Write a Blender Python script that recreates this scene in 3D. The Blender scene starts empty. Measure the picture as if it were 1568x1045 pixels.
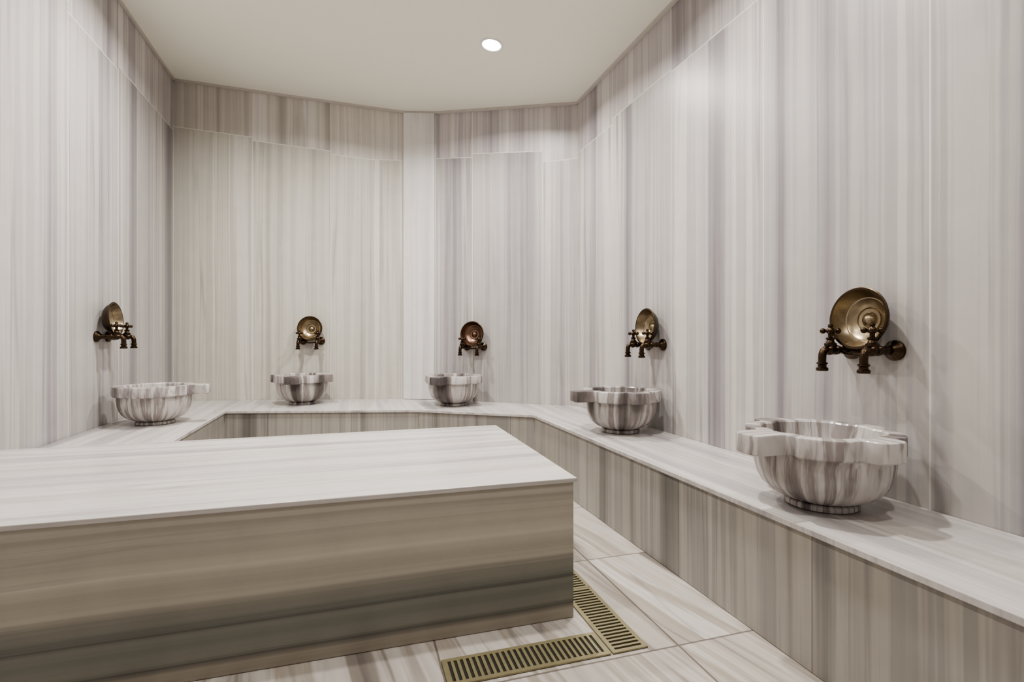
import bpy, bmesh, math, random
from mathutils import Vector, Matrix
random.seed(3)
scene = bpy.context.scene
H = 1.1
E1 = Vector((0.955, 0.297)); E2 = Vector((-0.297, 0.955))
def uv2(u, v): return E1*u + E2*v
def zc(p):
    u = p[0]*E1.x + p[1]*E1.y
    return 3.313 + 0.114*(2.019-u)

# ------------------------------------------------------------------ materials
class NB:
    def __init__(s, name):
        s.m = bpy.data.materials.new(name); s.m.use_nodes = True
        s.t = s.m.node_tree; s.n = s.t.nodes; s.l = s.t.links
        s.b = s.n["Principled BSDF"]
    def put(s, sock, v):
        if isinstance(v, (int, float)): sock.default_value = v
        elif isinstance(v, tuple): sock.default_value = v
        else: s.l.new(v, sock)
    def math(s, op, a, b=0.0, c=0.0, clamp=False):
        n = s.n.new("ShaderNodeMath"); n.operation = op; n.use_clamp = clamp
        s.put(n.inputs[0], a); s.put(n.inputs[1], b); s.put(n.inputs[2], c)
        return n.outputs[0]
    def comb(s, x, y, z=0.0):
        n = s.n.new("ShaderNodeCombineXYZ")
        s.put(n.inputs[0], x); s.put(n.inputs[1], y); s.put(n.inputs[2], z)
        return n.outputs[0]
    def sep(s, v):
        n = s.n.new("ShaderNodeSeparateXYZ"); s.l.new(v, n.inputs[0]); return n.outputs
    def noise(s, vec, detail=2.0, rough=0.5, scale=1.0):
        n = s.n.new("ShaderNodeTexNoise"); s.l.new(vec, n.inputs["Vector"])
        n.inputs["Scale"].default_value = scale; n.inputs["Detail"].default_value = detail
        n.inputs["Roughness"].default_value = rough
        return n.outputs[0]
    def white(s, vec):
        n = s.n.new("ShaderNodeTexWhiteNoise"); n.noise_dimensions = '3D'
        s.l.new(vec, n.inputs["Vector"]); return n.outputs["Value"]
    def ramp(s, fac, els):
        n = s.n.new("ShaderNodeValToRGB"); s.l.new(fac, n.inputs[0])
        cr = n.color_ramp
        while len(cr.elements) < len(els): cr.elements.new(0.5)
        for e, (p, c) in zip(cr.elements, els):
            e.position = p; e.color = (c[0], c[1], c[2], 1)
        return n.outputs[0]
    def mix(s, fac, a, b, mode='MIX'):
        n = s.n.new("ShaderNodeMix"); n.data_type = 'RGBA'; n.blend_type = mode
        s.put(n.inputs[0], fac)
        for k, v in ((6, a), (7, b)):
            if isinstance(v, tuple): n.inputs[k].default_value = (v[0], v[1], v[2], 1)
            else: s.l.new(v, n.inputs[k])
        return n.outputs[2]
    def grey(s, v):
        return s.comb(v, v, v)

def marble(name, ramp, f1=3.0, g1=0.1, f2=16.0, g2=0.3, wfine=0.3, warp=0.05, pw=None, uoff=0.0,
           joint=None, lpanel=None, vein=0.35, vf=7.0, rough=0.33, seed=0.0, obj=False, seamcol=(0.75,0.73,0.7),
           panelvar=0.1, zramp=None, shear=0.0, seamw=0.0022, warpf=0.8, contrast=1.5, falloff_gain=0.95, fdetail=3.0, seamk=0.6):
    k = NB(name)
    V3 = None
    if obj:
        tc = k.n.new("ShaderNodeTexCoord"); o = k.sep(tc.outputs["Object"])
        oi = k.n.new("ShaderNodeObjectInfo")
        ln = k.math('SQRT', k.math('ADD', 0.0008, k.math('ADD', k.math('MULTIPLY', o[0], o[0]), k.math('MULTIPLY', o[1], o[1]))))
        nx = k.math('MULTIPLY', k.math('DIVIDE', o[0], ln), 0.24)
        ny = k.math('MULTIPLY', k.math('DIVIDE', o[1], ln), 0.24)
        U = k.math('ADD', nx, k.math('MULTIPLY', oi.outputs["Random"], 13.0)); V = o[2]
        V3 = ny
    else:
        tc = k.n.new("ShaderNodeUVMap"); o = k.sep(tc.outputs[0]); U, V = o[0], o[1]
    W = None; row = 0.0
    if pw:
        up = k.math('DIVIDE', k.math('ADD', U, uoff), pw)
        pid = k.math('FLOOR', up)
        if joint:
            jn = k.white(k.comb(pid, 5.5, seed))
            jv = k.math('ADD', joint-0.05, k.math('MULTIPLY', jn, 0.1))
            row = k.math('GREATER_THAN', V, jv)
        if lpanel:
            vp = k.math('DIVIDE', k.math('ADD', V, lpanel[1]), lpanel[0])
            row = k.math('FLOOR', vp)
        W = k.white(k.comb(pid, row, seed+1.3))
    wn = k.noise(k.comb(k.math('MULTIPLY', U, warpf), k.math('MULTIPLY', V, warpf), seed), 2.0)
    Uw = k.math('ADD', U, k.math('MULTIPLY', k.math('SUBTRACT', wn, 0.5), warp))
    if shear: Uw = k.math('ADD', Uw, k.math('MULTIPLY', V, shear))
    if W is not None: Uw = k.math('ADD', Uw, k.math('MULTIPLY', W, 23.0))
    def third(f, s0):
        return k.math('ADD', s0, k.math('MULTIPLY', V3, f)) if V3 is not None else s0
    b = k.noise(k.comb(k.math('MULTIPLY', Uw, f1), k.math('MULTIPLY', V, g1), third(f1, seed)), 2.0)
    f = k.noise(k.comb(k.math('MULTIPLY', Uw, f2), k.math('MULTIPLY', V, g2), third(f2, seed+4)), fdetail, 0.65)
    fac = k.math('ADD', k.math('MULTIPLY', b, 1-wfine), k.math('MULTIPLY', f, wfine))
    fac = k.math('ADD', 0.5, k.math('MULTIPLY', k.math('SUBTRACT', fac, 0.5), contrast))
    if zramp:
        zz = k.math('ADD', k.math('DIVIDE', Uw, zramp), k.math('MULTIPLY', k.math('SUBTRACT', f, 0.5), 0.07))
        col = k.ramp(zz, ramp)
        ff = k.math('ADD', 0.70, k.math('MULTIPLY', f, 0.60))
        col = k.mix(1.0, col, k.grey(ff), 'MULTIPLY')
    else:
        col = k.ramp(fac, ramp)
    vn = k.noise(k.comb(k.math('MULTIPLY', Uw, vf), k.math('MULTIPLY', V, g1*2), third(vf, seed+9)), 3.0, 0.55)
    d = k.math('ABSOLUTE', k.math('SUBTRACT', vn, 0.47))
    vm = k.math('SUBTRACT', 1.0, k.math('DIVIDE', d, 0.025), clamp=True)
    pm = k.noise(k.comb(k.math('MULTIPLY', Uw, 2.3), k.math('MULTIPLY', V, 0.9), seed+2), 2.0)
    vm = k.math('MULTIPLY', vm, k.math('MULTIPLY', k.math('SUBTRACT', pm, 0.4, clamp=True), 4.0, clamp=True))
    vm = k.math('MULTIPLY', vm, vein)
    col = k.mix(vm, col, (0.17, 0.155, 0.165))
    cn = k.noise(k.comb(U, V, seed), 5.0, 0.6, 7.0)
    col = k.mix(1.0, col, k.grey(k.math('ADD', 0.92, k.math('MULTIPLY', cn, 0.16))), 'MULTIPLY')
    if W is not None:
        W2 = k.white(k.comb(pid, row, seed+7.7))
        col = k.mix(1.0, col, k.grey(k.math('ADD', 1-panelvar, k.math('MULTIPLY', W2, panelvar*1.6))), 'MULTIPLY')
        if joint:
            col = k.mix(row, col, k.mix(1.0, col, (falloff_gain, falloff_gain*0.985, falloff_gain*1.01), 'MULTIPLY'))  # upper slabs: faint lilac tint, colour brightened to offset light falloff near ceiling
        fr = k.math('FRACT', up)
        e = k.math('MULTIPLY', k.math('MINIMUM', fr, k.math('SUBTRACT', 1.0, fr)), pw)
        s = k.math('LESS_THAN', e, seamw)
        if joint:
            s = k.math('MAXIMUM', s, k.math('LESS_THAN', k.math('ABSOLUTE', k.math('SUBTRACT', V, jv)), seamw*1.2))
        if lpanel:
            fr2 = k.math('FRACT', vp)
            e2 = k.math('MULTIPLY', k.math('MINIMUM', fr2, k.math('SUBTRACT', 1.0, fr2)), lpanel[0])
            s = k.math('MAXIMUM', s, k.math('LESS_THAN', e2, seamw))
        col = k.mix(k.math('MULTIPLY', s, seamk), col, seamcol)
    k.l.new(col, k.b.inputs["Base Color"])
    k.b.inputs["Roughness"].default_value = rough
    k.b.inputs["Specular IOR Level"].default_value = 0.4
    return k.m

rampP = [(0.24, (0.235, 0.22, 0.232)), (0.34, (0.31, 0.29, 0.30)), (0.41, (0.40, 0.378, 0.385)), (0.45, (0.48, 0.455, 0.448)), (0.50, (0.52, 0.494, 0.473)),
         (0.54, (0.44, 0.417, 0.418)), (0.59, (0.46, 0.434, 0.424)), (0.64, (0.58, 0.552, 0.526)), (0.70, (0.56, 0.536, 0.503)), (0.76, (0.43, 0.41, 0.38))]
rampC = [(0.24, (0.31, 0.295, 0.28)), (0.36, (0.41, 0.395, 0.36)), (0.43, (0.52, 0.50, 0.45)), (0.50, (0.59, 0.57, 0.515)), (0.545, (0.50, 0.48, 0.435)),
         (0.60, (0.53, 0.51, 0.463)), (0.65, (0.66, 0.64, 0.59)), (0.72, (0.62, 0.60, 0.555)), (0.78, (0.46, 0.445, 0.415))]
wk = dict(g1=0.05, g2=0.09, wfine=0.27, warp=0.035, joint=2.84, rough=0.36, contrast=1.55, fdetail=3.5, seamw=0.0034, seamk=0.8)
M_wall = marble("striped_marble_wall_lilac", rampP, f1=3.6, f2=19, pw=0.80, uoff=0.13, vein=0.5, vf=4.0, seed=1.0, panelvar=0.13, falloff_gain=1.03, seamcol=(0.72,0.70,0.66), **wk)
M_wallL = marble("striped_marble_wall_soft", rampP, f1=3.6, f2=19, pw=0.74, uoff=0.33, vein=0.45, vf=4.0, seed=6.0, panelvar=0.09, falloff_gain=1.08, seamcol=(0.72,0.70,0.66), **wk)
M_wallC = marble("striped_marble_wall_cream", rampC, f1=3.6, f2=19, pw=0.78, uoff=0.0, vein=0.4, vf=4.0, seed=8.0, panelvar=0.07, falloff_gain=1.05, seamcol=(0.74,0.72,0.67), **wk)
M_pil = marble("pale_marble_pilaster", [(0.3,(0.52,0.50,0.51)),(0.5,(0.69,0.67,0.66)),(0.7,(0.75,0.73,0.72))], f1=7, vein=0.2, seed=3.0, rough=0.35)
top_ramp = [(0.26, (0.31, 0.29, 0.30)), (0.40, (0.45, 0.425, 0.42)), (0.52, (0.58, 0.555, 0.54)), (0.64, (0.46, 0.43, 0.405)), (0.75, (0.57, 0.545, 0.53))]
M_top = marble("pale_marble_top", top_ramp, f1=5.0, g1=0.2, f2=22, g2=0.4, vein=0.3, seed=12.0, rough=0.3, warp=0.04)
M_ptop = marble("pale_marble_platform_top", top_ramp, f1=5.0, g1=0.15, f2=24, g2=0.3, vein=0.3, seed=15.0, rough=0.28, warp=0.05, contrast=1.5)
bf = [(0.26, (0.155, 0.148, 0.137)), (0.38, (0.245, 0.232, 0.212)), (0.44, (0.355, 0.335, 0.302)), (0.50, (0.395, 0.372, 0.335)), (0.54, (0.30, 0.284, 0.262)), (0.60, (0.32, 0.302, 0.28)), (0.64, (0.43, 0.405, 0.37)), (0.76, (0.36, 0.341, 0.315))]  # stripes are stone; tone darkened and warmed for shade on the upright face
M_bf = marble("striped_marble_bench_front_shaded", bf, f1=3.6, g1=0.08, f2=18, g2=0.15, wfine=0.27, vein=0.45, vf=5, seed=21.0, rough=0.32, pw=0.72, uoff=0.1, panelvar=0.12, seamcol=(0.10,0.09,0.08), fdetail=3.0, contrast=1.5, warp=0.03)
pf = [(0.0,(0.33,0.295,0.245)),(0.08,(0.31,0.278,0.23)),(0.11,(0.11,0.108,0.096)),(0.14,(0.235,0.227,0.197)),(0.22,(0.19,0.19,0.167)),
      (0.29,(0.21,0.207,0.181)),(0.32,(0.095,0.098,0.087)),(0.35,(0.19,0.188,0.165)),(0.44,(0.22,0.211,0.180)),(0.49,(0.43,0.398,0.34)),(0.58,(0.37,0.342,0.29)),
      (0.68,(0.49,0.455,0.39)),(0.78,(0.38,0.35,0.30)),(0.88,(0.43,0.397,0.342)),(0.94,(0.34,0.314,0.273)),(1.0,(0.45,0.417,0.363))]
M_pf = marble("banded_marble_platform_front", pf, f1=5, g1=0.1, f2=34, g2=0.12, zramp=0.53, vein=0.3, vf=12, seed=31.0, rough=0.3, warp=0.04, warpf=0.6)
fl = [(0.26, (0.14, 0.122, 0.113)), (0.37, (0.25, 0.22, 0.195)), (0.42, (0.44, 0.405, 0.37)), (0.50, (0.52, 0.485, 0.45)), (0.54, (0.35, 0.312, 0.27)), (0.60, (0.40, 0.362, 0.32)), (0.64, (0.56, 0.53, 0.50)), (0.8, (0.34, 0.31, 0.285))]
M_floor = marble("striped_marble_floor", fl, f1=3.2, g1=0.25, f2=13, g2=0.4, vein=0.7, vf=5, seed=47.0, rough=0.28, pw=0.834, uoff=-0.27+0.834, lpanel=(0.75, 0.27), warp=0.12, shear=0.18, seamcol=(0.10,0.08,0.07), panelvar=0.13, seamw=0.004, contrast=1.5, seamk=0.75)
bs = [(0.22, (0.07, 0.06, 0.06)), (0.36, (0.16, 0.14, 0.136)), (0.43, (0.30, 0.27, 0.262)), (0.47, (0.49, 0.46, 0.445)), (0.54, (0.57, 0.545, 0.53)), (0.58, (0.27, 0.24, 0.232)), (0.64, (0.31, 0.28, 0.27)), (0.68, (0.50, 0.47, 0.455)), (0.80, (0.21, 0.19, 0.183))]
M_basin = marble("veined_marble_basin", bs, f1=6, g1=0.8, f2=24, g2=1.5, vein=0.4, vf=8, seed=51.0, rough=0.22, warp=0.05, warpf=5.0, obj=True, contrast=1.5, fdetail=4)

def simple(name, col, rough, metal=0.0, nscale=8.0, var=0.1, bump=0.0):
    k = NB(name)
    tc = k.n.new("ShaderNodeTexCoord")
    n = k.noise(tc.outputs["Object"], 4.0, 0.6, nscale)
    c = k.mix(1.0, col, k.grey(k.math('ADD', 1-var, k.math('MULTIPLY', n, var*2))), 'MULTIPLY')
    k.l.new(c, k.b.inputs["Base Color"])
    k.b.inputs["Roughness"].default_value = rough; k.b.inputs["Metallic"].default_value = metal
    if bump:
        bn = k.n.new("ShaderNodeBump"); bn.inputs["Strength"].default_value = bump
        bn.inputs["Distance"].default_value = 0.002
        k.l.new(n, bn.inputs["Height"]); k.l.new(bn.outputs[0], k.b.inputs["Normal"])
    return k.m
M_ceil = simple("painted_ceiling", (0.89, 0.89, 0.80), 0.8, nscale=2.0, var=0.02)
M_trim = simple("ceiling_trim_paint", (0.55, 0.51, 0.48), 0.5, var=0.03)
M_brass = simple("antique_brass_dark", (0.065, 0.044, 0.028), 0.30, 1.0, 30, 0.45, 0.2)
M_bowl = simple("antique_brass_bowl", (0.36, 0.295, 0.205), 0.32, 1.0, 22, 0.45, 0.3)
M_rim = simple("antique_brass_bowl_rim", (0.07, 0.05, 0.032), 0.35, 1.0, 25, 0.3, 0.2)
M_copper = simple("copper_bowl_metal", (0.23, 0.15, 0.11), 0.33, 1.0, 25, 0.35, 0.3)
M_grate = simple("brass_grate_metal", (0.33, 0.295, 0.18), 0.42, 0.6, 20, 0.2, 0.1)
M_dark = simple("drain_recess_shade", (0.02, 0.018, 0.012), 0.6, var=0.2)  # near-black sheet laid on the floor, standing in for shade below the slots
M_white = simple("downlight_ring_white", (0.8, 0.8, 0.78), 0.4, var=0.02)
def emit(name, col, st):
    k = NB(name)
    k.b.inputs["Base Color"].default_value = (0, 0, 0, 1)
    k.b.inputs["Emission Color"].default_value = (*col, 1)
    k.b.inputs["Emission Strength"].default_value = st
    return k.m
M_em = emit("downlight_lens_glow", (1, 0.97, 0.92), 20)

# ------------------------------------------------------------------ mesh helpers
def mkobj(name, bm, mats, smooth=False, loc=None, rotz=0.0, parent=None):
    bmesh.ops.recalc_face_normals(bm, faces=bm.faces[:])
    me = bpy.data.meshes.new(name); bm.to_mesh(me); bm.free()
    for m in mats: me.materials.append(m)
    if smooth:
        for p in me.polygons: p.use_smooth = True
        try: me.set_sharp_from_angle(angle=math.radians(30))
        except Exception: pass
    o = bpy.data.objects.new(name, me); scene.collection.objects.link(o)
    if loc: o.location = loc
    o.rotation_euler = (0, 0, rotz)
    if parent: o.parent = parent
    return o

def prism(bm, pts, z0, z1, mside=0, mtop=0, side_uv='vert', top_axes=(E1, E2), zn=None):
    uvl = bm.loops.layers.uv.verify()
    f0 = z0 if callable(z0) else (lambda p: z0)
    f1 = z1 if callable(z1) else (lambda p: z1)
    lo = [bm.verts.new((p[0], p[1], f0(p))) for p in pts]
    hi = [bm.verts.new((p[0], p[1], f1(p))) for p in pts]
    n = len(pts); s = 0.0
    for i in range(n):
        j = (i+1) % n
        L = math.hypot(pts[j][0]-pts[i][0], pts[j][1]-pts[i][1])
        f = bm.faces.new((lo[i], lo[j], hi[j], hi[i])); f.material_index = mside
        def zv(v):
            return v.co.z/zn(v.co)*3.313 if zn else v.co.z
        co = [(s, zv(lo[i])), (s+L, zv(lo[j])), (s+L, zv(hi[j])), (s, zv(hi[i]))]
        for l, c in zip(f.loops, co):
            l[uvl].uv = c if side_uv == 'vert' else (c[1], c[0])
        s += L
    for ring in (hi, lo[::-1]):
        f = bm.faces.new(ring); f.material_index = mtop
        for l in f.loops:
            p = Vector((l.vert.co.x, l.vert.co.y))
            l[uvl].uv = (p.dot(top_axes[0]), p.dot(top_axes[1]))

def V2(x, y): return Vector((x, y))
# ------------------------------------------------------------------ room shell
LB = V2(-3.434, 5.227); M1 = V2(-1.135, 5.40); M2 = V2(-0.783, 5.33); RB = V2(0.616, 4.817)
RR = uv2(2.019, -1.6); LR = uv2(-1.727, -1.6)
def wall(name, a, b, mat):
    d = (b-a).normalized(); n = V2(-d.y, d.x)
    bm = bmesh.new()
    prism(bm, [a, b, b+n*0.1, a+n*0.1], 0.0, lambda p: zc(p), zn=lambda c: zc(c))
    return mkobj(name, bm, [mat])
wall("wall_left", LR, LB, M_wallL)
wall("wall_back_left", LB, M1, M_wallC)
wall("wall_back_corner", M1, M2, M_pil)
wall("wall_back_right", M2, RB, M_wallL)
wall("wall_right", RB, RR, M_wall)
wall("wall_rear", RR, LR, M_wall)
room = [LR, LB, M1, M2, RB, RR]
bm = bmesh.new(); fo = Vector((0.26, 2.03))
uvl = bm.loops.layers.uv.verify()
prism(bm, room, -0.1, 0.0)
for f in bm.faces:
    for l in f.loops:
        p = Vector((l.vert.co.x, l.vert.co.y)) - fo
        l[uvl].uv = (p.dot(E1), p.dot(E2))
mkobj("floor", bm, [M_floor])
bm = bmesh.new(); prism(bm, room, lambda p: zc(p), lambda p: zc(p)+0.1)
mkobj("ceiling", bm, [M_ceil])
k = 1
loop = [LR, LB, M1, M2, RB, RR]
for i in range(6):
    a, b = loop[i], loop[(i+1) % 6]
    d = (b-a).normalized(); n = -V2(-d.y, d.x)
    bm = bmesh.new()
    prism(bm, [a+n*0.001, b+n*0.001, b+n*0.022, a+n*0.022], lambda p: zc(p)-0.022, lambda p: zc(p)-0.001)
    mkobj("trim_%d" % k, bm, [M_trim]); k += 1
d = (M2-M1).normalized(); n = -V2(-d.y, d.x)
a = M1+d*0.012; b = M2-d*0.012
bm = bmesh.new(); prism(bm, [a+n*0.001, b+n*0.001, b+n*0.03, a+n*0.03], 0.482, lambda p: zc(p)-0.024)
mkobj("trim_%d" % k, bm, [M_pil])

# ------------------------------------------------------------------ bench
def inset_loop(pts, d):
    out = []
    for i, p in enumerate(pts):
        ns = []
        if i > 0:
            t = (p-pts[i-1]).normalized(); ns.append(V2(t.y, -t.x))
        if i < len(pts)-1:
            t = (pts[i+1]-p).normalized(); ns.append(V2(t.y, -t.x))
        if len(ns) == 1: out.append(p+ns[0]*d)
        else:
            m = (ns[0]+ns[1]).normalized(); out.append(p+m*(d/m.dot(ns[0])))
    return out
ZL = 0.478
wallside = [V2(-2.587, 2.534), LB, M1, M2, RB, uv2(2.019, -1.59)]
wl = inset_loop(wallside, 0.002)
fr = [V2(-1.94, 2.731), V2(-2.482, 4.467), V2(-0.829, 4.55), V2(0.177, 4.236), uv2(1.437, -1.59)]
fb = inset_loop(fr, -0.014)
bm = bmesh.new()
prism(bm, wl+fb[::-1], 0.001, ZL-0.022, mside=0, mtop=1)
prism(bm, wl+fr[::-1], ZL-0.022, ZL, mside=1, mtop=1)
o = mkobj("marble_bench", bm, [M_bf, M_top])
bv = o.modifiers.new("bevel", 'BEVEL'); bv.width = 0.003; bv.segments = 2; bv.limit_method = 'ANGLE'

# ------------------------------------------------------------------ platform
FR = V2(0.26, 2.03); BR = V2(-0.10, 3.285); BL = V2(-2.583, 2.526); FL = V2(-2.194, 1.29)
def grow(pts, d):
    c = sum(pts, V2(0, 0))/len(pts)
    out = []
    n = len(pts)
    for i, p in enumerate(pts):
        t1 = (p-pts[i-1]).normalized(); t2 = (pts[(i+1) % n]-p).normalized()
        n1 = V2(t1.y, -t1.x); n2 = V2(t2.y, -t2.x)
        if (p-c).dot(n1) < 0: n1 = -n1
        if (p-c).dot(n2) < 0: n2 = -n2
        m = (n1+n2).normalized(); out.append(p+m*(d/m.dot(n1)))
    return out
outer = [FL, FR, BR, BL]
outer = grow(outer, -0.003)
bm = bmesh.new()
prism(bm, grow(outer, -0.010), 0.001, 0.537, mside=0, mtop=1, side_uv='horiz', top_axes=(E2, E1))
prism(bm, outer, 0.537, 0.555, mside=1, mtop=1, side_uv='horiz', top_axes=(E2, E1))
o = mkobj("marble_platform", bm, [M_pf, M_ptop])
bv = o.modifiers.new("bevel", 'BEVEL'); bv.width = 0.003; bv.segments = 2; bv.limit_method = 'ANGLE'

# ------------------------------------------------------------------ basin
def basin_mesh():
    bm = bmesh.new(); N = 288
    def ss(a, b, x):
        t = max(0, min(1, (x-a)/(b-a))); return t*t*(3-2*t)
    def out_r(th):
        deg = math.degrees(th) % 360
        q = int(((deg+45) % 360)//90)          # 0:+x 1:+y(out) 2:-x 3:-y(wall)
        a = abs(((deg+45) % 90)-45)
        tip = [0.290, 0.358, 0.290, 0.270][q]
        ta = math.degrees(math.atan(0.053/tip))
        body = 0.239 + 0.022*ss(ta+11, ta+19, a)
        ear = tip*(1 - 0.035*(min(a, ta)/ta)**4)/math.cos(math.radians(min(a, ta)))
        if a < ta: return ear
        return body + (ear-body)*(1-ss(ta, ta+7.0, a))
    def in_r(th):
        deg = math.degrees(th) % 90; a = min(deg, 90-deg)
        return 0.188 + 0.016*ss(18, 32, a) + 0.012*(1-ss(4, 15, a))
    def circ(r): return lambda th: r
    def mul(fn, s): return lambda th: fn(th)*s
    prof = [(0.001, circ(0.120)), (0.004, circ(0.125)), (0.020, circ(0.125)), (0.024, circ(0.120)), (0.025, circ(0.110)),
            (0.030, circ(0.126)), (0.040, circ(0.152)), (0.056, circ(0.180)), (0.080, circ(0.205)), (0.110, circ(0.221)),
            (0.145, circ(0.230)), (0.180, circ(0.234)), (0.211, circ(0.235)),
            (0.212, mul(out_r, 0.98)), (0.218, out_r), (0.277, out_r), (0.282, mul(out_r, 0.992)), (0.284, mul(out_r, 0.975)),
            (0.284, mul(in_r, 1.03)), (0.278, in_r), (0.21, mul(in_r, 0.95)), (0.17, circ(0.165)), (0.13, circ(0.14)), (0.105, circ(0.10)), (0.098, circ(0.04))]
    rings = []
    for z, fn in prof:
        ring = []
        for i in range(N):
            th = 2*math.pi*i/N; r = fn(th)
            ring.append(bm.verts.new((r*math.cos(th), r*math.sin(th), z)))
        rings.append(ring)
    for a, b in zip(rings[:-1], rings[1:]):
        for i in range(N):
            j = (i+1) % N; bm.faces.new((a[i], a[j], b[j], b[i]))
    bm.faces.new(rings[0][::-1]); bm.faces.new(rings[-1])
    return bm
basins = [((-2.64, 3.82), E1), ((-2.025, 4.99), V2(0.075, -0.997)), ((-0.555, 4.89), V2(-0.378, -0.926)),
          ((0.735, 3.49), -E1), ((1.168, 1.950), -E1)]
me0 = None
for (p, n) in basins:
    ang = math.atan2(n.y, n.x) - math.pi/2
    if me0 is None:
        o = mkobj("marble_basin", basin_mesh(), [M_basin], smooth=True); me0 = o.data
    else:
        o = bpy.data.objects.new("marble_basin", me0); scene.collection.objects.link(o)
    o.location = (p[0], p[1], ZL+0.0005); o.rotation_euler = (0, 0, ang)

# ------------------------------------------------------------------ faucets
def lathe(bm, prof, mat4, seg=32, mi=0, cap=True, mfn=None):
    rings = []
    for r, z in prof:
        r = max(r, 0.0002)
        rings.append([bm.verts.new(mat4 @ Vector((r*math.cos(2*math.pi*i/seg), r*math.sin(2*math.pi*i/seg), z))) for i in range(seg)])
    for q, (a, b) in enumerate(zip(rings[:-1], rings[1:])):
        for i in range(seg):
            j = (i+1) % seg; f = bm.faces.new((a[i], a[j], b[j], b[i])); f.material_index = mfn(q) if mfn else mi
    if cap:
        bm.faces.new(rings[0][::-1]); bm.faces.new(rings[-1])
def tube(bm, pts, rad, seg=16):
    rings = []
    for i, p in enumerate(pts):
        p = Vector(p)
        a = Vector(pts[max(i-1, 0)]); b = Vector(pts[min(i+1, len(pts)-1)])
        t = (b-a).normalized(); q = t.to_track_quat('Z', 'Y')
        r = rad[i] if isinstance(rad, list) else rad
        rings.append([bm.verts.new(p + q @ Vector((r*math.cos(2*math.pi*k/seg), r*math.sin(2*math.pi*k/seg), 0))) for k in range(seg)])
    for a, b in zip(rings[:-1], rings[1:]):
        for i in range(seg):
            j = (i+1) % seg; bm.faces.new((a[i], a[j], b[j], b[i]))
    bm.faces.new(rings[0][::-1]); bm.faces.new(rings[-1])
def ball(bm, c, r):
    prof = [(r*math.sin(math.pi*i/10), -r*math.cos(math.pi*i/10)) for i in range(11)]
    lathe(bm, prof, Matrix.Translation(c), 16)
def faucet_mesh():
    bm = bmesh.new()
    RY = Matrix.Rotation(-math.pi/2, 4, 'X')
    for sx in (-0.09, 0.09):
        T = Matrix.Translation((sx, 0, 0)) @ RY
        lathe(bm, [(0.038, 0.001), (0.040, 0.004), (0.040, 0.014), (0.034, 0.020), (0.024, 0.026), (0.019, 0.034), (0.016, 0.036)], T)
        lathe(bm, [(0.014, 0.02), (0.014, 0.05), (0.017, 0.052), (0.017, 0.062), (0.014, 0.064), (0.014, 0.085), (0.020, 0.088), (0.021, 0.100), (0.017, 0.106),
                   (0.018, 0.118), (0.022, 0.124), (0.022, 0.136), (0.016, 0.142), (0.013, 0.150)], T)
        Z = Matrix.Translation((sx, 0.125, 0))
        lathe(bm, [(0.016, -0.004), (0.019, 0.012), (0.023, 0.018), (0.023, 0.026), (0.017, 0.030), (0.013, 0.040), (0.017, 0.044), (0.017, 0.049), (0.009, 0.053), (0.009, 0.066),
                   (0.014, 0.070), (0.016, 0.078), (0.013, 0.086), (0.007, 0.092), (0.010, 0.098), (0.008, 0.105), (0.001, 0.108)], Z)
        for kx in range(4):
            a = math.pi/4 + kx*math.pi/2
            dx, dy = math.cos(a), math.sin(a)
            tube(bm, [(sx+dx*0.006, 0.125+dy*0.006, 0.078), (sx+dx*0.018, 0.125+dy*0.018, 0.078), (sx+dx*0.024, 0.125+dy*0.024, 0.078)], [0.006, 0.0065, 0.008], 10)
            ball(bm, (sx+dx*0.027, 0.125+dy*0.027, 0.078), 0.0115)
        pts = [(sx, 0.138, 0.0), (sx, 0.152, 0.001), (sx, 0.162, -0.006), (sx, 0.168, -0.020), (sx, 0.169, -0.036), (sx, 0.169, -0.060)]
        tube(bm, pts, [0.013, 0.0145, 0.015, 0.015, 0.015, 0.0145])
        lathe(bm, [(0.014, -0.050), (0.020, -0.052), (0.021, -0.057), (0.016, -0.062), (0.016, -0.070), (0.022, -0.074), (0.023, -0.082), (0.021, -0.086), (0.013, -0.086), (0.011, -0.07)], Matrix.Translation((sx, 0.169, 0)))
    tube(bm, [(-0.09, 0.075, 0), (-0.06, 0.075, -0.016), (0.0, 0.075, -0.020), (0.06, 0.075, -0.016), (0.09, 0.075, 0)], 0.007)
    return bm
def bowl_mesh():
    bm = bmesh.new()
    R = 0.125
    outer = [(0.001, 0.0), (0.035, 0.0), (0.045, 0.002), (0.078, 0.014), (0.102, 0.034), (0.115, 0.056), (R-0.003, 0.066), (R, 0.069), (R, 0.074), (R-0.003, 0.076)]
    inner = [(0.114, 0.075), (0.111, 0.066), (0.100, 0.040), (0.090, 0.027), (0.085, 0.026), (0.080, 0.020), (0.06, 0.012), (0.052, 0.0085), (0.049, 0.013), (0.046, 0.0085), (0.032, 0.007),
             (0.029, 0.012), (0.022, 0.021), (0.012, 0.027), (0.001, 0.029)]
    T = Matrix.Rotation(-math.pi/2, 4, 'X')
    lathe(bm, outer+inner, T, 56, mfn=lambda q: 1 if q < 10 else 0)
    return bm
def onwall(a, n, px, d, dz):
    r = (px-784)/790
    q = a + n*d
    Y = q.dot(n)/(r*n.x+n.y)
    return V2(r*Y, Y)
nBL = V2(0.075, -0.997).normalized(); nBR = V2(-(M2-RB).y, (M2-RB).x).normalized()
if nBR.y > 0: nBR = -nBR
nR = -E1; nL = E1.copy()
fset = [(LB, nL, 168, 1.235), (LB, nBL, 476, 1.200), (RB, nBR, 725, 1.143), (RB, nR, 995, 1.178), (RB, nR, 1324, 1.172)]
fm = None; bmw = None
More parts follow.
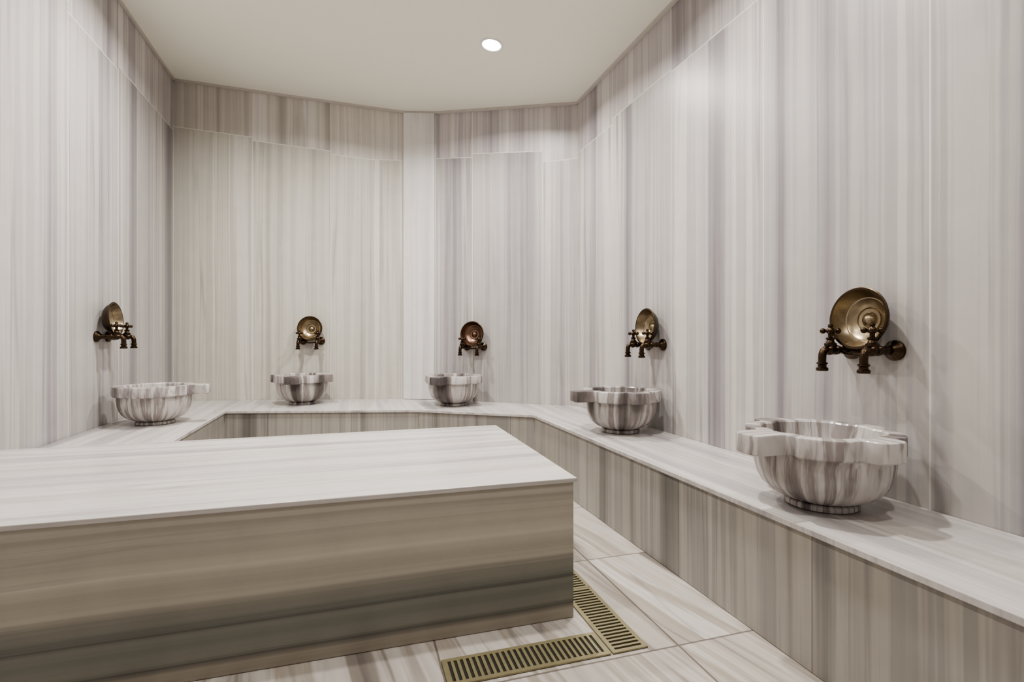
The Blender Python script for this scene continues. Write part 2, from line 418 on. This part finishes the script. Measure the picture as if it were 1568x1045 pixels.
for idx, (a, n, px, z) in enumerate(fset):
    p = onwall(a, n, px, 0.05, 0)
    p = p - n*0.05
    ang = math.atan2(n.y, n.x) - math.pi/2
    if fm is None:
        o = mkobj("brass_faucet", faucet_mesh(), [M_brass], smooth=True); fm = o.data
    else:
        o = bpy.data.objects.new("brass_faucet", fm); scene.collection.objects.link(o)
    o.location = (p.x, p.y, z-0.115); o.rotation_euler = (0, 0, ang)
    if bmw is None:
        w = mkobj("brass_hammam_bowl", bowl_mesh(), [M_bowl, M_rim], smooth=True); bmw = w.data
    else:
        md = bmw
        if idx == 2:
            md = bmw.copy(); md.materials[0] = M_copper
        w = bpy.data.objects.new("brass_hammam_bowl", md); scene.collection.objects.link(w)
    q = p + n*0.016
    w.location = (q.x, q.y, z+0.006)
    w.rotation_euler = (Matrix.Rotation(ang, 3, 'Z') @ Matrix.Rotation(math.radians(5), 3, 'X')).to_euler()

# ------------------------------------------------------------------ drain grates
def grate(name, o, ax, ay, L, Wd, pitch=0.021, slot=0.011):
    bm = bmesh.new()
    def box(x0, x1, y0, y1, z0, z1, mi):
        pts = [o+ax*x0+ay*y0, o+ax*x1+ay*y0, o+ax*x1+ay*y1, o+ax*x0+ay*y1]
        prism(bm, pts, z0, z1, mside=mi, mtop=mi)
    box(0, L, 0, Wd, 0.001, 0.002, 1)
    z0, z1 = 0.002, 0.007
    rail = 0.016
    box(0, L, 0, rail, z0, z1, 0); box(0, L, Wd-rail, Wd, z0, z1, 0)
    n = int((L-0.01)/pitch); end = (L-n*pitch+ (pitch-slot))/2
    box(0, end, rail, Wd-rail, z0, z1, 0)
    for i in range(n):
        xs = end+i*pitch+slot
        xe = xs+(pitch-slot) if i < n-1 else L
        box(xs, xe, rail, Wd-rail, z0, z1, 0)
    return mkobj(name, bm, [M_grate, M_dark])
def lp(a, b): return fo + E1*a + E2*b
grate("floor_drain_grate", lp(-0.56, -0.25), E1, E2, 0.572, 0.138)
grate("floor_drain_grate", lp(0.157, -0.25), E2, -E1, 0.46, 0.138)
grate("floor_drain_grate", lp(0.157, 0.213), E2, -E1, 0.46, 0.138)
grate("floor_drain_grate", lp(0.157, 0.676), E2, -E1, 0.46, 0.138)

# ------------------------------------------------------------------ downlights
def downlight(p, power):
    z = zc(p)
    bm = bmesh.new()
    lathe(bm, [(0.088, -0.001), (0.094, -0.004), (0.092, -0.009), (0.078, -0.010), (0.072, -0.006), (0.072, -0.002)], Matrix.Identity(4), 48, 0, cap=False)
    rg = [bm.verts.new((0.074*math.cos(2*math.pi*i/48), 0.074*math.sin(2*math.pi*i/48), -0.004)) for i in range(48)]
    f = bm.faces.new(rg); f.material_index = 1
    o = mkobj("recessed_downlight", bm, [M_white, M_em])
    o.location = (p.x, p.y, z)
    nrm = Vector((0.114*E1.x, 0.114*E1.y, 1)).normalized()
    o.rotation_euler = nrm.to_track_quat('Z', 'Y').to_euler()
    ld = bpy.data.lights.new("downlight_lamp", 'AREA'); ld.shape = 'DISK'; ld.size = 0.12
    ld.energy = power; ld.color = (1.0, 0.96, 0.905); ld.spread = math.radians(156)
    lo = bpy.data.objects.new("downlight_lamp", ld); scene.collection.objects.link(lo)
    lo.parent = o; lo.location = (0, 0, -0.016)
for (p, w) in [(V2(-0.16, 4.06), 47), (uv2(-0.65, 4.02), 59), (uv2(1.15, 2.15), 43), (uv2(-0.75, 1.8), 31), (uv2(1.15, 0.2), 20), (uv2(-0.75, -0.4), 12)]:
    downlight(p, w)

wd = bpy.data.worlds.new("world"); scene.world = wd; wd.use_nodes = True
wd.node_tree.nodes["Background"].inputs[0].default_value = (0.8, 0.8, 0.8, 1)
wd.node_tree.nodes["Background"].inputs[1].default_value = 0.3
try:
    scene.view_settings.look = 'AgX - Medium High Contrast'
except Exception as e:
    print(e)

cd = bpy.data.cameras.new("camera"); cam = bpy.data.objects.new("camera", cd); scene.collection.objects.link(cam)
cam.location = (0, 0, H); cam.rotation_euler = (math.pi/2, 0, 0)
cd.lens = 36*790/1568; cd.sensor_width = 36; cd.shift_y = -0.0016; cd.clip_start = 0.02
scene.camera = cam
